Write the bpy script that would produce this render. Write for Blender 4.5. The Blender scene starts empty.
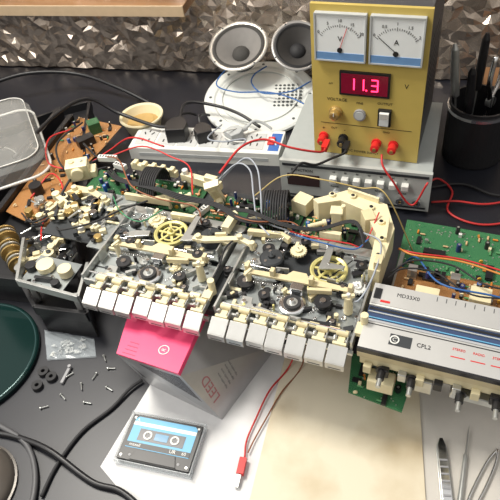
import bpy,bmesh,math,random
from mathutils import Vector,Matrix,Euler,noise
S=0.01
pi=math.pi
rad=math.radians
# ------------------------------------------------------------ materials
MATS={}
def mat(name,c,r=.5,m=0.0,var=.12,scale=60,bump=0.0,emit=0,alpha=1,trans=0,spec=.5):
    if name in MATS: return MATS[name]
    M=bpy.data.materials.new(name);M.use_nodes=True
    nt=M.node_tree;n=nt.nodes;l=nt.links;b=n["Principled BSDF"]
    b.inputs["Roughness"].default_value=r;b.inputs["Metallic"].default_value=m
    b.inputs["Specular IOR Level"].default_value=spec
    tc=n.new("ShaderNodeTexCoord");nz=n.new("ShaderNodeTexNoise");nz.inputs["Scale"].default_value=scale
    nz.inputs["Detail"].default_value=4
    l.new(tc.outputs["Object"],nz.inputs["Vector"])
    mx=n.new("ShaderNodeMix");mx.data_type='RGBA'
    mx.inputs[6].default_value=(*[x*(1-var) for x in c],1);mx.inputs[7].default_value=(*[min(1,x*(1+var)) for x in c],1)
    l.new(nz.outputs["Fac"],mx.inputs[0]);l.new(mx.outputs[2],b.inputs["Base Color"])
    if bump:
        bp=n.new("ShaderNodeBump");bp.inputs["Strength"].default_value=bump;bp.inputs["Distance"].default_value=.002
        l.new(nz.outputs["Fac"],bp.inputs["Height"]);l.new(bp.outputs[0],b.inputs["Normal"])
    if emit:
        b.inputs["Emission Color"].default_value=(*c,1);b.inputs["Emission Strength"].default_value=emit
    if alpha<1:b.inputs["Alpha"].default_value=alpha
    if trans:b.inputs["Transmission Weight"].default_value=trans
    MATS[name]=M;return M
def pcbmat(name,c1,c2,scale=110,rough=.35):
    M=bpy.data.materials.new(name);M.use_nodes=True
    nt=M.node_tree;n=nt.nodes;l=nt.links;b=n["Principled BSDF"];b.inputs["Roughness"].default_value=rough
    tc=n.new("ShaderNodeTexCoord");v=n.new("ShaderNodeTexVoronoi");v.distance='MANHATTAN'
    v.inputs["Scale"].default_value=scale;l.new(tc.outputs["Object"],v.inputs["Vector"])
    mt=n.new("ShaderNodeMath");mt.operation='MULTIPLY';mt.inputs[1].default_value=5;l.new(v.outputs["Distance"],mt.inputs[0])
    fr=n.new("ShaderNodeMath");fr.operation='FRACT';l.new(mt.outputs[0],fr.inputs[0])
    gt=n.new("ShaderNodeMath");gt.operation='GREATER_THAN';gt.inputs[1].default_value=.62;l.new(fr.outputs[0],gt.inputs[0])
    mx=n.new("ShaderNodeMix");mx.data_type='RGBA';mx.inputs[6].default_value=(*c1,1);mx.inputs[7].default_value=(*c2,1)
    l.new(gt.outputs[0],mx.inputs[0]);l.new(mx.outputs[2],b.inputs["Base Color"])
    MATS[name]=M;return M
def woodmat(name,c1,c2,c3,rz=0,sc=3):
    M=bpy.data.materials.new(name);M.use_nodes=True
    nt=M.node_tree;n=nt.nodes;l=nt.links;b=n["Principled BSDF"];b.inputs["Roughness"].default_value=.38
    tc=n.new("ShaderNodeTexCoord");mp=n.new("ShaderNodeMapping");mp.inputs["Scale"].default_value=(sc*.5,sc*2,sc*9)
    mp.inputs["Rotation"].default_value=(0,rz,0)
    l.new(tc.outputs["Object"],mp.inputs[0]);nz=n.new("ShaderNodeTexNoise");nz.inputs["Scale"].default_value=2.2;nz.inputs["Detail"].default_value=8
    nz.inputs["Distortion"].default_value=1.2;l.new(mp.outputs[0],nz.inputs["Vector"])
    cr=n.new("ShaderNodeValToRGB");e=cr.color_ramp.elements
    e[0].position=.3;e[0].color=(*c1,1);e[1].position=.7;e[1].color=(*c3,1);k=e.new(.5);k.color=(*c2,1)
    l.new(nz.outputs["Fac"],cr.inputs[0]);l.new(cr.outputs[0],b.inputs["Base Color"]);MATS[name]=M;return M
def stainmat(name,base,stain):
    M=bpy.data.materials.new(name);M.use_nodes=True
    nt=M.node_tree;n=nt.nodes;l=nt.links;b=n["Principled BSDF"];b.inputs["Roughness"].default_value=.75
    tc=n.new("ShaderNodeTexCoord");nz=n.new("ShaderNodeTexNoise");nz.inputs["Scale"].default_value=9;nz.inputs["Detail"].default_value=6
    l.new(tc.outputs["Object"],nz.inputs["Vector"])
    cr=n.new("ShaderNodeValToRGB");e=cr.color_ramp.elements;e[0].position=.47;e[0].color=(0,0,0,1);e[1].position=.72;e[1].color=(.8,.8,.8,1)
    l.new(nz.outputs["Fac"],cr.inputs[0])
    mx=n.new("ShaderNodeMix");mx.data_type='RGBA';mx.inputs[6].default_value=(*base,1);mx.inputs[7].default_value=(*stain,1)
    l.new(cr.outputs[0],mx.inputs[0]);l.new(mx.outputs[2],b.inputs["Base Color"]);MATS[name]=M;return M

ivory=mat("ivory plastic",(.76,.68,.44),.38,var=.12)
ivory2=mat("aged ivory plastic",(.66,.57,.35),.42,var=.15)
white=mat("white plastic",(.74,.74,.70),.4,var=.05)
black=mat("black plastic",(.012,.012,.014),.4)
rubber=mat("black rubber",(.02,.02,.022),.7)
dark=mat("dark steel",(.05,.055,.06),.45,.5)
steel=mat("zinc plated steel",(.56,.57,.55),.3,.75,var=.25)
steel2=mat("grey steel plate",(.38,.41,.41),.34,.6,var=.3,scale=25)
chrome=mat("bright chrome",(.88,.88,.88),.15,1,var=.05)
keymetal=mat("brushed key metal",(.56,.56,.54),.3,.5,var=.12)
brass=mat("brass wheel",(.66,.60,.24),.35,.2,var=.15)
gold=mat("gold metal",(.6,.42,.16),.3,.7)
red=mat("red plastic",(.65,.02,.02),.4)
redw=mat("red wire sheath",(.55,.03,.03),.5)
grey=mat("grey plastic",(.30,.30,.31),.5)
lgrey=mat("light grey plastic",(.45,.47,.47),.5)
greyw=mat("grey wire sheath",(.34,.37,.42),.5)
blue=mat("blue plastic",(.03,.13,.45),.4)
bluew=mat("blue wire sheath",(.03,.12,.35),.5)
yelloww=mat("yellow wire sheath",(.5,.38,.14),.5)
brownw=mat("brown wire sheath",(.25,.08,.03),.5)
greenw=mat("green wire sheath",(.05,.25,.12),.5)
orange=mat("orange component",(.65,.22,.03),.4)
tan=mat("tan resistor",(.62,.42,.22),.5)
solder=mat("solder",(.7,.7,.66),.3,.8)
pcbg=pcbmat("green circuit board",(.012,.07,.028),(.05,.17,.065),120)
pcbg2=pcbmat("light green circuit board",(.015,.12,.05),(.09,.26,.11),70)
pcbb=pcbmat("brown circuit board",(.28,.12,.035),(.44,.23,.09),90)
glass=mat("clear plastic",(.8,.85,.88),.15,alpha=.28)

# ------------------------------------------------------------ mesh builder (centimetres)
class MB:
    def __init__(s): s.v=[];s.f=[];s.fm=[];s.sm=[];s.mats=[];s.T=Matrix.Identity(4)
    def at(s,loc=(0,0,0),rot=(0,0,0)):
        s.T=Matrix.Translation(loc)@Euler([rad(a) for a in rot]).to_matrix().to_4x4();return s
    def add(s,vs,fs,m,M=None,smooth=False):
        if m not in s.mats:s.mats.append(m)
        k=s.mats.index(m);o=len(s.v);T=s.T@M if M is not None else s.T
        s.v+=[tuple(T@Vector(p)) for p in vs]
        for f in fs:s.f.append([i+o for i in f]);s.fm.append(k);s.sm.append(smooth)
        return s
    def box(s,c,d,m,rz=0,rx=0,ry=0):
        x,y,z=[a/2 for a in d]
        vs=[(i*x,j*y,k*z) for i in(-1,1) for j in(-1,1) for k in(-1,1)]
        fs=[(0,1,3,2),(4,6,7,5),(0,4,5,1),(2,3,7,6),(0,2,6,4),(1,5,7,3)]
        return s.add(vs,fs,m,Matrix.Translation(c)@Euler((rad(rx),rad(ry),rad(rz))).to_matrix().to_4x4())
    def lathe(s,prof,c,m,seg=24,rx=0,ry=0,rz=0,sy=1,smooth=False):
        n=len(prof);vs=[];fs=[]
        for i in range(seg):
            a=2*pi*i/seg
            for r,z in prof:vs.append((r*math.cos(a),r*math.sin(a)*sy,z))
        for i in range(seg):
            j=(i+1)%seg
            for k in range(n-1):fs.append((i*n+k,j*n+k,j*n+k+1,i*n+k+1))
        if prof[0][0]>1e-5 and not smooth:fs.append([i*n for i in range(seg)][::-1])
        if prof[-1][0]>1e-5 and not smooth:fs.append([i*n+n-1 for i in range(seg)])
        return s.add(vs,fs,m,Matrix.Translation(c)@Euler((rad(rx),rad(ry),rad(rz))).to_matrix().to_4x4(),smooth)
    def ring(s,prof,c,m,seg=24,rx=0,ry=0,rz=0):
        n=len(prof);vs=[];fs=[]
        for i in range(seg):
            a=2*pi*i/seg
            for r,z in prof:vs.append((r*math.cos(a),r*math.sin(a),z))
        for i in range(seg):
            j=(i+1)%seg
            for k in range(n):fs.append((i*n+k,j*n+k,j*n+(k+1)%n,i*n+(k+1)%n))
        return s.add(vs,fs,m,Matrix.Translation(c)@Euler((rad(rx),rad(ry),rad(rz))).to_matrix().to_4x4())
    def cyl(s,c,r,h,m,seg=20,r2=None,rx=0,ry=0,rz=0):
        r2=r if r2 is None else r2
        return s.lathe([(r,-h/2),(r2,h/2)],c,m,seg,rx,ry,rz)
    def prism(s,pts,z0,z1,m):
        a=sum(pts[i][0]*pts[(i+1)%len(pts)][1]-pts[(i+1)%len(pts)][0]*pts[i][1] for i in range(len(pts)))
        if a<0:pts=pts[::-1]
        n=len(pts);vs=[(x,y,z0) for x,y in pts]+[(x,y,z1) for x,y in pts]
        fs=[tuple(range(n))[::-1],tuple(range(n,2*n))]+[(i,(i+1)%n,n+(i+1)%n,n+i) for i in range(n)]
        return s.add(vs,fs,m)
    def gear(s,c,r,t,z0,z1,m):
        pts=[]
        for i in range(t*4):
            a=2*pi*i/(t*4);q=r if (i%4)<2 else r*.87
            pts.append((c[0]+q*math.cos(a),c[1]+q*math.sin(a)))
        return s.prism(pts,z0,z1,m)
    def tube(s,pts,r,m,seg=6,sub=6):
        P=[Vector(p) for p in pts]
        if sub>1 and len(P)>2:
            Q=[];E=[2*P[0]-P[1]]+P+[2*P[-1]-P[-2]]
            for i in range(1,len(E)-2):
                a,b,c,d=E[i-1:i+3]
                for k in range(sub):
                    t=k/sub
                    Q.append(.5*((2*b)+(c-a)*t+(2*a-5*b+4*c-d)*t*t+(3*b-a-3*c+d)*t**3))
            Q.append(P[-1]);P=Q
        vs=[];fs=[];t0=None;nrm=None
        for i,p in enumerate(P):
            t=(P[min(i+1,len(P)-1)]-P[max(i-1,0)]);
            if t.length<1e-9:t=t0 or Vector((0,0,1))
            t=t.normalized()
            if nrm is None:
                nrm=t.orthogonal().normalized()
            else:
                nrm=(nrm-t*nrm.dot(t))
                nrm=nrm.normalized() if nrm.length>1e-6 else t.orthogonal().normalized()
            t0=t;bn=t.cross(nrm)
            for k in range(seg):
                a=2*pi*k/seg;vs.append(tuple(p+r*(math.cos(a)*nrm+math.sin(a)*bn)))
        for i in range(len(P)-1):
            for k in range(seg):
                j=(k+1)%seg;fs.append((i*seg+k,i*seg+j,(i+1)*seg+j,(i+1)*seg+k))
        fs.append(tuple(range(seg))[::-1]);fs.append(tuple(range((len(P)-1)*seg,len(P)*seg)))
        return s.add(vs,fs,m,smooth=True)
    def spring(s,a,b,r,turns,m,w=.05):
        a=Vector(a);b=Vector(b);d=(b-a);t=d.normalized();n=t.orthogonal().normalized();bn=t.cross(n)
        pts=[a+d*(i/(turns*8))+r*(math.cos(i*pi/4)*n+math.sin(i*pi/4)*bn) for i in range(turns*8+1)]
        return s.tube(pts,w,m,seg=4,sub=1)
    def text(s,t,size,loc,m,rot=(0,0,0),align='CENTER',depth=.02,sx=1):
        cu=bpy.data.curves.new("t",'FONT');cu.body=t;cu.size=size;cu.extrude=depth;cu.align_x=align;cu.align_y='CENTER'
        cu.resolution_u=3
        ob=bpy.data.objects.new("t",cu);bpy.context.scene.collection.objects.link(ob)
        bpy.context.view_layer.update()
        me=bpy.data.meshes.new_from_object(ob.evaluated_get(bpy.context.evaluated_depsgraph_get()))
        vs=[tuple(v.co) for v in me.vertices];fs=[tuple(p.vertices) for p in me.polygons]
        bpy.data.objects.remove(ob);bpy.data.curves.remove(cu);bpy.data.meshes.remove(me)
        return s.add(vs,fs,m,Matrix.Translation(loc)@Euler([rad(a) for a in rot]).to_matrix().to_4x4()@Matrix.Diagonal((sx,1,1,1)))
    def mesh(s,name):
        me=bpy.data.meshes.new(name)
        me.from_pydata([(x*S,y*S,z*S) for x,y,z in s.v],[],s.f)
        for m in s.mats:me.materials.append(m)
        me.polygons.foreach_set("material_index",s.fm);me.polygons.foreach_set("use_smooth",s.sm)
        bm=bmesh.new();bm.from_mesh(me);bmesh.ops.recalc_face_normals(bm,faces=bm.faces);bm.to_mesh(me);bm.free()
        me.update();return me
COL=bpy.context.scene.collection
def _link(o,name,parent,loc,rz):
    COL.objects.link(o)
    o.location=[a*S for a in loc];o.rotation_euler=(0,0,rad(rz))
    if parent:o.parent=parent
    return o
def thing(name,label,cat,loc=(0,0,0),rz=0,group=None):
    o=bpy.data.objects.new(name,None);o.empty_display_size=.02;_link(o,name,None,loc,rz)
    o["label"]=label;o["category"]=cat
    if group:o["group"]=group
    return o
def part(mb,name,parent,bev=0,label=None,loc=(0,0,0),rz=0):
    o=bpy.data.objects.new(name,mb.mesh(name));_link(o,name,parent,loc,rz)
    if label:o["label"]=label
    if bev:_bev(o,bev)
    return o
def _bev(o,b):
    m=o.modifiers.new("bevel",'BEVEL');m.width=b*S;m.segments=2;m.limit_method='ANGLE';m.angle_limit=rad(50)
def solo(mb,name,label,cat,loc=(0,0,0),rz=0,bev=0,group=None):
    o=part(mb,name,None,bev,label,loc,rz);o["category"]=cat
    if group:o["group"]=group
    return o
def copyobj(o,parent=None,loc=None,rz=None):
    n=o.copy();COL.objects.link(n)
    if parent:n.parent=parent
    if loc is not None:n.location=[a*S for a in loc]
    if rz is not None:n.rotation_euler=(0,0,rad(rz))
    return n
def struct(mb,name,loc=(0,0,0),rz=0):
    o=part(mb,name,None,0,None,loc,rz);o["kind"]="structure";return o

def populate(mb,x0,x1,y0,y1,z,n,seed,den=None,inside=None):
    R=random.Random(seed)
    for i in range(n):
        x=R.uniform(x0,x1);y=R.uniform(y0,y1)
        if inside and not inside(x,y):continue
        k=R.random();rz=R.choice([0,90])
        if k<.30:
            m=R.choice([tan,tan,orange,mat("green component",(.1,.3,.12),.4)])
            mb.cyl((x,y,z+.22),.14,.75,m,8,ry=90,rz=rz)
        elif k<.42:
            h=R.uniform(.8,1.5);m=R.choice([black,blue,black,mat("dark blue component",(.02,.03,.15),.4)])
            mb.cyl((x,y,z+h/2),R.uniform(.22,.4),h,m,12);mb.cyl((x,y,z+h+.01),.18,.03,solder,12)
        elif k<.52:
            mb.box((x,y,z+.2),(R.uniform(.9,2),.6,.35),black,rz=rz)
        elif k<.62:
            mb.cyl((x,y,z+.35),.3,.18,R.choice([orange,mat("amber component",(.7,.4,.05),.4),ivory]),10,rx=90,rz=rz+20)
        elif k<.70:
            mb.box((x,y,z+.35),(.5,.4,.6),R.choice([ivory,steel,white]),rz=rz)
        else:
            mb.cyl((x,y,z+.04),.09,.09,solder,6)

# ============================================================ ROOM
A=-20.0
struct(MB().box((0,1.5,40),(260,3,230),mat("dark wall paint",(.10,.07,.05),.7)),"wall_back",(6,138.5,0),A)
struct(MB().box((0,0,-78),(420,420,4),mat("floor",(.12,.1,.09),.6)),"floor",(0,60,0),A)
# crinkled foil lining on the wall
R=random.Random(21)
nx,nz=150,46;vs=[];fs=[]
for j in range(nz+1):
    for i in range(nx+1):
        x=-100+200*i/nx+R.uniform(-.5,.5);z=.3+60*j/nz+(R.uniform(-.45,.45) if j else 0)
        def ridge(f,o):return 1-abs(noise.noise(Vector((x*f+o,z*f*1.3,o))))*2
        y=-.6-1.0*ridge(.11,3.1)-.55*ridge(.27,9.2)+R.uniform(-.16,.16)
        vs.append((x,min(y,-.05),z))
for j in range(nz):
    for i in range(nx):
        k=j*(nx+1)+i
        if R.random()<.5:fs+=[(k,k+1,k+nx+2),(k,k+nx+2,k+nx+1)]
        else:fs+=[(k,k+1,k+nx+1),(k+1,k+nx+2,k+nx+1)]
foil=mat("crinkled foil",(.62,.53,.45),.24,.85,var=.5,scale=6,bump=.5)  # strong tone variation colours in the bright and dark reflections of the creases
solo(MB().add(vs,fs,foil),"foil_sheet","crumpled silver insulation foil with brownish reflections tinted in lining the wall","foil",(6,138.2,0),A)
wood=woodmat("brown wood",(.09,.04,.016),(.22,.11,.045),(.34,.18,.08),0,1.6)
sh=thing("shelf","brown wooden shelf board fixed over the foil-lined wall","shelf",(6,135.6,0),A)
part(MB().box((-51,-5.2,20.6),(82,8.0,2.0),wood),"shelf_board",sh,.15)
part(MB().box((-51,-9.4,20.5),(82,.4,2.4),mat("pale shelf edge",(.50,.38,.25),.4)),"shelf_edge",sh,.08)

deskm=mat("dark navy desk laminate",(.012,.013,.019),.4,var=.35,scale=14,bump=.05)
dk=thing("desk","dark navy-black laminate workbench top on metal legs","desk",(6,138,0),A)
part(MB().box((2,-73,-1.5),(200,144,3),deskm),"desk_top",dk,.3)
lg=part(MB().box((0,0,-39.5),(5,5,73),dark),"leg",dk,0,None,(-92,-6,0))
for p in((96,-6,0),(-92,-140,0),(96,-140,0)):copyobj(lg,dk,p)

# ============================================================ SHEETS
solo(MB().prism([(-16.2,52.5),(-24.1,38.6),(-11.2,22),(3,24),(5.2,54)],0,.06,mat("white paper",(.70,.70,.70),.7,var=.06)),
     "paper_sheet","white paper sheet lying flat under the cassette and box","paper")
solo(MB().prism([(13,48),(20,45.5),(36,44),(40,20),(12,20)],0,.05,mat("grey white paper",(.58,.55,.50),.7,var=.06)),
     "paper_sheet","pale grey sheet under the tweezers","paper")
matp=stainmat("beige stained sheet",(.72,.65,.50),(.48,.37,.21))
pts=[(3.7,54),(18.5,47),(20,46),(20.6,44),(15.6,24),(15,22),(-6,22),(-7.5,23.5)]
solo(MB().prism(pts,.07,.3,matp),"work_mat","beige stained soft work mat beneath the circuit assembly","mat",bev=.08)

# ============================================================ BOX
pink=mat("pink red card",(.85,.07,.19),.35,var=.06);cardw=mat("silver grey card",(.42,.42,.43),.3,.45,var=.10)
redp=mat("faded red print",(.40,.16,.18),.5);darkpat=pcbmat("dark patterned print",(.035,.032,.04),(.20,.19,.21),60,.4)
bx=thing("carton_box","pink-topped silver grey carton propping up the circuit chassis","box",(-7.3,42.8,0),0)
C=Vector((-4.1,1.2,10.9));D=Vector((-12.3,5.8,10.9));A2=Vector((-9.9,17.2,10.9));B2=Vector((1.3,13.7,10.9))
c0=Vector((0,0,.06));d0=Vector((-10.2,7.4,.06));b0=Vector((9.4,11.1,.06));a0=b0+d0-c0
def lerpq(a,b,t):return a+(b-a)*t
k=.95
vs=[c0,d0,a0,b0]+[lerpq(p,q,k) for p,q in((c0,C),(d0,D),(a0,A2),(b0,B2))]
fs=[(0,1,2,3),(4,5,6,7),(0,1,5,4),(1,2,6,5),(2,3,7,6),(3,0,4,7)]
mb=MB().add([tuple(p) for p in vs],fs,cardw)
n1=(D-C).cross(c0-C).normalized()
if n1.dot(Vector((-1,-1,0)))<0:n1=-n1
q=[lerpq(lerpq(c0,d0,.06),lerpq(C,D,.06),.36),lerpq(lerpq(c0,d0,.94),lerpq(C,D,.94),.36),lerpq(lerpq(c0,d0,.94),lerpq(C,D,.94),.9),lerpq(lerpq(c0,d0,.06),lerpq(C,D,.06),.9)]
q2=[p+n1*.05 for p in q]
mb.add([tuple(p) for p in q+q2],fs[:2]+[(0,1,5,4),(1,2,6,5),(2,3,7,6),(3,0,4,7)],darkpat)
e1=(b0-c0).normalized();up=(C-c0).normalized()
nrm=e1.cross(up).normalized();up2=nrm.cross(e1)
M=Matrix((( e1.x,up2.x,nrm.x,0),(e1.y,up2.y,nrm.y,0),(e1.z,up2.z,nrm.z,0),(0,0,0,1)))
def face_text(mb,t,size,x,y,m,rot=0):
    mb.T=Matrix.Translation(c0)@M@Matrix.Translation((x,y,.02))@Matrix.Rotation(rad(rot),4,'Z')
    mb.text(t,size,(0,0,0),m);mb.T=Matrix.Identity(4)
face_text(mb,"LEED",2.1,1.1,5.4,redp,90)
for i in range(4):face_text(mb,"high quality parts",.45,3.2+i*.8,4.6,grey,90)
part(mb,"box_body",bx,.05)
vs=[lerpq(p,q,k) for p,q in((c0,C),(d0,D),(a0,A2),(b0,B2))]+[C,D,A2,B2]
mb=MB().add([tuple(p) for p in vs],fs,pink)
mb.ring([(.62,0),(.75,0),(.75,.04),(.62,.04)],(-5.9,5.2,10.92),white,20)
mb.text("R",.8,(-5.9,5.2,10.93),white,(0,0,60))
for i in range(4):mb.box((-10.6+i*.25,5.4+i*.55,10.91),(2.0-.2*i,.08,.03),mat("dark red print",(.35,.01,.05),.5),rz=-28)
part(mb,"box_lid",bx,.05)

# ============================================================ CASSETTE
cs=thing("cassette_tape","black cassette with blue and white label in a clear case","cassette",(-22.1,38.7,.07),-20.5)
lab=mat("cassette label blue",(.14,.42,.66),.45,var=.05)
mb=MB();W,Hh=10.9,7.3
mb.box((W/2,Hh/2,.1),(W,Hh,.2),glass)
for c,d in(((W/2,.08,.75),(W,.16,1.3)),((W/2,Hh-.08,.75),(W,.16,1.3)),((.08,Hh/2,.75),(.16,Hh,1.3)),((W-.08,Hh/2,.75),(.16,Hh,1.3))):
    mb.box(c,d,glass)
part(mb,"cassette_case",cs,.04,"clear hinged plastic case")
mb=MB();mb.box((W/2,Hh/2,.75),(10.2,6.5,1.0),black)
mb.prism([(2.2,.5),(8.7,.5),(8.2,2.0),(2.7,2.0)],1.2,1.4,black)
mb.cyl((2.0,1.1,1.27),.2,.05,grey,12);mb.cyl((W-2.0,1.1,1.27),.2,.05,grey,12)
for x in(.8,W-.8):
    for y in(.9,Hh-.9):mb.cyl((x,y,1.26),.18,.05,steel,10)
part(mb,"cassette_shell",cs,.08)
mb=MB();mb.prism([(.9,2.1),(10,2.1),(10,6.2),(9.6,6.6),(1.3,6.6),(.9,6.2)],1.25,1.29,lab)
mb.box((W/2,5.6,1.3),(9.1,.5,.03),white);mb.box((W/2,2.55,1.3),(9.1,.7,.03),black)
mb.box((W/2,4.1,1.31),(6.6,1.7,.04),mat("cassette inner black",(.02,.02,.03),.3))
mb.text("maxell",.62,(2.2,2.55,1.33),white);mb.text("UR",.7,(7.6,2.55,1.33),white);mb.text("60",.62,(9.2,2.55,1.33),white)
mb.text("A",.6,(1.4,6.1,1.31),white)
part(mb,"cassette_label",cs)
for x in(3.5,7.4):
    mb=MB();mb.ring([(.42,0),(.62,0),(.62,.1),(.42,.1)],(0,0,0),white,20)
    for i in range(6):
        a=i*pi/3;mb.box((.4*math.cos(a),.4*math.sin(a),.05),(.16,.1,.1),white,rz=math.degrees(a))
    part(mb,"reel_hub",cs,0,None,(x,4.1,1.33))
mb=MB().box((5.45,4.1,1.35),(1.9,1.0,.04),mat("tape window",(.08,.25,.42),.15));part(mb,"tape_window",cs)

# ============================================================ CASSETTE DECK CHASSIS
OX,OY,CA=-23.4,58.0,-27.1
ch=thing("cassette_deck_chassis","stripped twin cassette deck mechanism with ivory levers, flywheels and metal keys","cassette deck",(OX,OY,0),CA)
mb=MB()
mb.box((17.5,10,12.7),(38,16,1.2),dark)
mb.box((13,22,12.3),(48,8,1.2),dark)
for x,y in((-2,17),(36,17),(-9,23)):mb.box((x,y,5.9),(1.2,1.2,11.8),steel)
mb.box((10,6.5,11.5),(3,4,1.1),rubber)
part(mb,"chassis_tray",ch,.05)
R=random.Random(31)
mb=MB()
def plates(dx,fx,fy):
    mb.box((dx+7.6,5.3,13.75),(17.6,7.6,.25),steel2)
    mb.box((dx-.2,12.6,14.2),(6.2,6.6,.25),steel2)
    mb.box((dx+14.2,13,14.2),(5.2,6.5,.25),steel2)
    mb.box((dx+7.5,16.6,14.4),(20,1.5,.3),steel)
    mb.box((dx-1.5,9,14.3),(.3,15,1.6),steel);mb.box((dx+16.8,8,14.3),(.3,14,1.6),steel)
    mb.box((dx+7.6,1.4,14.0),(17.6,.3,1.2),steel)
    for i in range(26):
        x=dx+R.uniform(-.8,16);y=R.choice([R.uniform(2,8.6),R.uniform(9.8,16)])
        if (x-fx)**2+(y-fy)**2<8:continue
        z=13.89 if y<9.2 else 14.34
        if i%2:mb.cyl((x,y,z),R.uniform(.2,.55),.04,black,14)
        else:mb.box((x,y,z),(R.uniform(.6,2.4),R.uniform(.25,.5),.04),black,rz=R.choice([0,90,0,25]))
    for x,y,w,rz in((2,16,1.4,0),(5.2,9.6,1.8,8),(12,9.5,1.2,0),(15.8,11,1.6,90),(9.4,2.2,1.4,0),(-.8,6,1.8,90)):
        mb.box((dx+x,y,15.0),(w,.18,1.9),steel,rz=rz)
plates(0,7.2,12.7);plates(20.6,31.8,11.8)
mb.box((-6.5,17.5,14.2),(9,3.5,.25),steel2);mb.box((-3.6,12,14.0),(2.5,9,.25),steel2)
part(mb,"mounting_plate",ch,.03,"grey zinc plated steel mounting plates")
mb=MB();mb.box((-3,22.3,13.2),(21,6.5,.16),pcbg);populate(mb,-13,7,19.3,25.3,13.28,150,3)
part(mb,"circuit_board",ch,0,"green circuit board crowded with components")
mb=MB();mb.box((17,21.3,13.2),(15,6.2,.16),pcbg);populate(mb,10,24,18.5,24.2,13.28,140,4)
for x,y in((15.4,22.4),(13,21),(17.5,20.2)):mb.box((x,y,13.7),(2.2,1.0,.6),black)
part(mb,"circuit_board",ch,0,"green circuit board with black chips")
mb=MB();mb.box((29,19.8,13.2),(8,6.5,.16),pcbg);populate(mb,25.3,32.7,17,23,13.28,80,5)
part(mb,"circuit_board",ch,0,"green circuit board with black chips")
def flywheel(x,y,z,r):
    mb=MB()
    mb.ring([(r*.80,0),(r,0),(r,.5),(r*.93,.62),(r*.80,.45)],(0,0,0),brass,36)
    mb.ring([(r*.5,.12),(r*.6,.12),(r*.6,.3),(r*.5,.3)],(0,0,0),brass,30)
    for i in range(6):
        a=i*60;mb.box((r*.52*math.cos(rad(a)),r*.52*math.sin(rad(a)),.25),(r*.66,.36,.22),brass,rz=a)
    mb.lathe([(r*.24,0),(r*.24,.7),(r*.1,.75),(r*.1,1.2)],(0,0,0),brass,20)
    mb.cyl((0,0,1.2),.14,.9,chrome,10)
    part(mb,"flywheel",ch,0,"pale brass spoked flywheel",(x,y,z))
flywheel(7.2,12.7,14.6,2.6);flywheel(31.6,11.8,14.6,2.55)
def reel(x,y,z,r):
    mb=MB();mb.lathe([(r,0),(r,.35),(r*.85,.45),(r*.62,.45)],(0,0,0),chrome,30)
    mb.ring([(r*.42,.4),(r*.66,.4),(r*.66,.75),(r*.42,.75)],(0,0,0),rubber,28)
    mb.cyl((0,0,.5),r*.42,.4,steel,20);mb.cyl((0,0,.9),r*.16,.6,chrome,12)
    part(mb,"reel_table",ch,0,"chrome reel table with black rubber ring",(x,y,z))
reel(7.6,4.6,14.3,1.75);reel(28.6,5.1,14.3,1.75)
def roller(x,y,z,r,h,m=black,name="roller"):
    mb=MB();mb.lathe([(r,0),(r,h*.4),(r*.85,h*.45),(r*.85,h*.6),(r,h*.65),(r,h)],(0,0,0),m,20)
    mb.cyl((0,0,h+.05),r*.35,.25,chrome,10);part(mb,name,ch,0,None,(x,y,z))
for x,y,r,h in((3.0,5.6,1.1,1),(12.2,5.2,.9,1.1),(21.4,6.9,1.2,1),(32.4,6.2,1.15,1.2),(24.6,5.4,.8,1),(13.2,9.3,.8,1.6),(34.2,9,.8,1.4),(2.2,9.2,.7,1.5),(25.3,9.4,.7,1.4),(18.4,7.9,.6,1.4),(.6,13.4,.8,1),(11.4,16,.7,1.2),(22.4,13.4,.9,1.2),(35.6,13.6,.8,1.2),(27,16.2,.7,1.1)):
    roller(x,y,14,r,h)
for x,y in((13.6,13.2),(23.6,11.4)):
    mb=MB().lathe([(1.7,0),(1.7,1.2),(1.5,1.4),(.5,1.45),(.45,1.8),(.01,1.8)],(0,0,0),dark,28).cyl((0,0,2.2),.12,.9,chrome,8)
    for i in range(3):mb.cyl((1.1*math.cos(i*2.1),1.1*math.sin(i*2.1),1.45),.2,.08,chrome,10)
    part(mb,"motor",ch,0,"dark round capstan motor",(x,y,14.3))
def gearp(x,y,z,r,t,m,l):
    mb=MB().gear((0,0),r,t,0,.35,m);mb.cyl((0,0,.45),r*.45,.4,m,16);mb.cyl((0,0,.7),.13,.3,chrome,8)
    part(mb,"gear",ch,0,l,(x,y,z))
gearp(3.6,14.8,14.5,1.3,18,ivory,"ivory toothed gear")
gearp(10.6,6.9,14.2,.9,14,ivory,"ivory toothed gear")
gearp(26.5,14.3,14.5,1.2,18,ivory,"ivory toothed gear")
gearp(36,10.0,14.4,1.1,16,white,"white toothed gear")
gearp(31.3,8.2,14.2,.9,14,dark,"dark toothed gear")
gearp(-.5,11,14.5,1.1,18,dark,"dark toothed gear")
gearp(5.6,6.9,14.1,.8,14,steel,"steel toothed gear")
gearp(26.2,7.2,14.1,.8,14,steel,"steel toothed gear")
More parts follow.
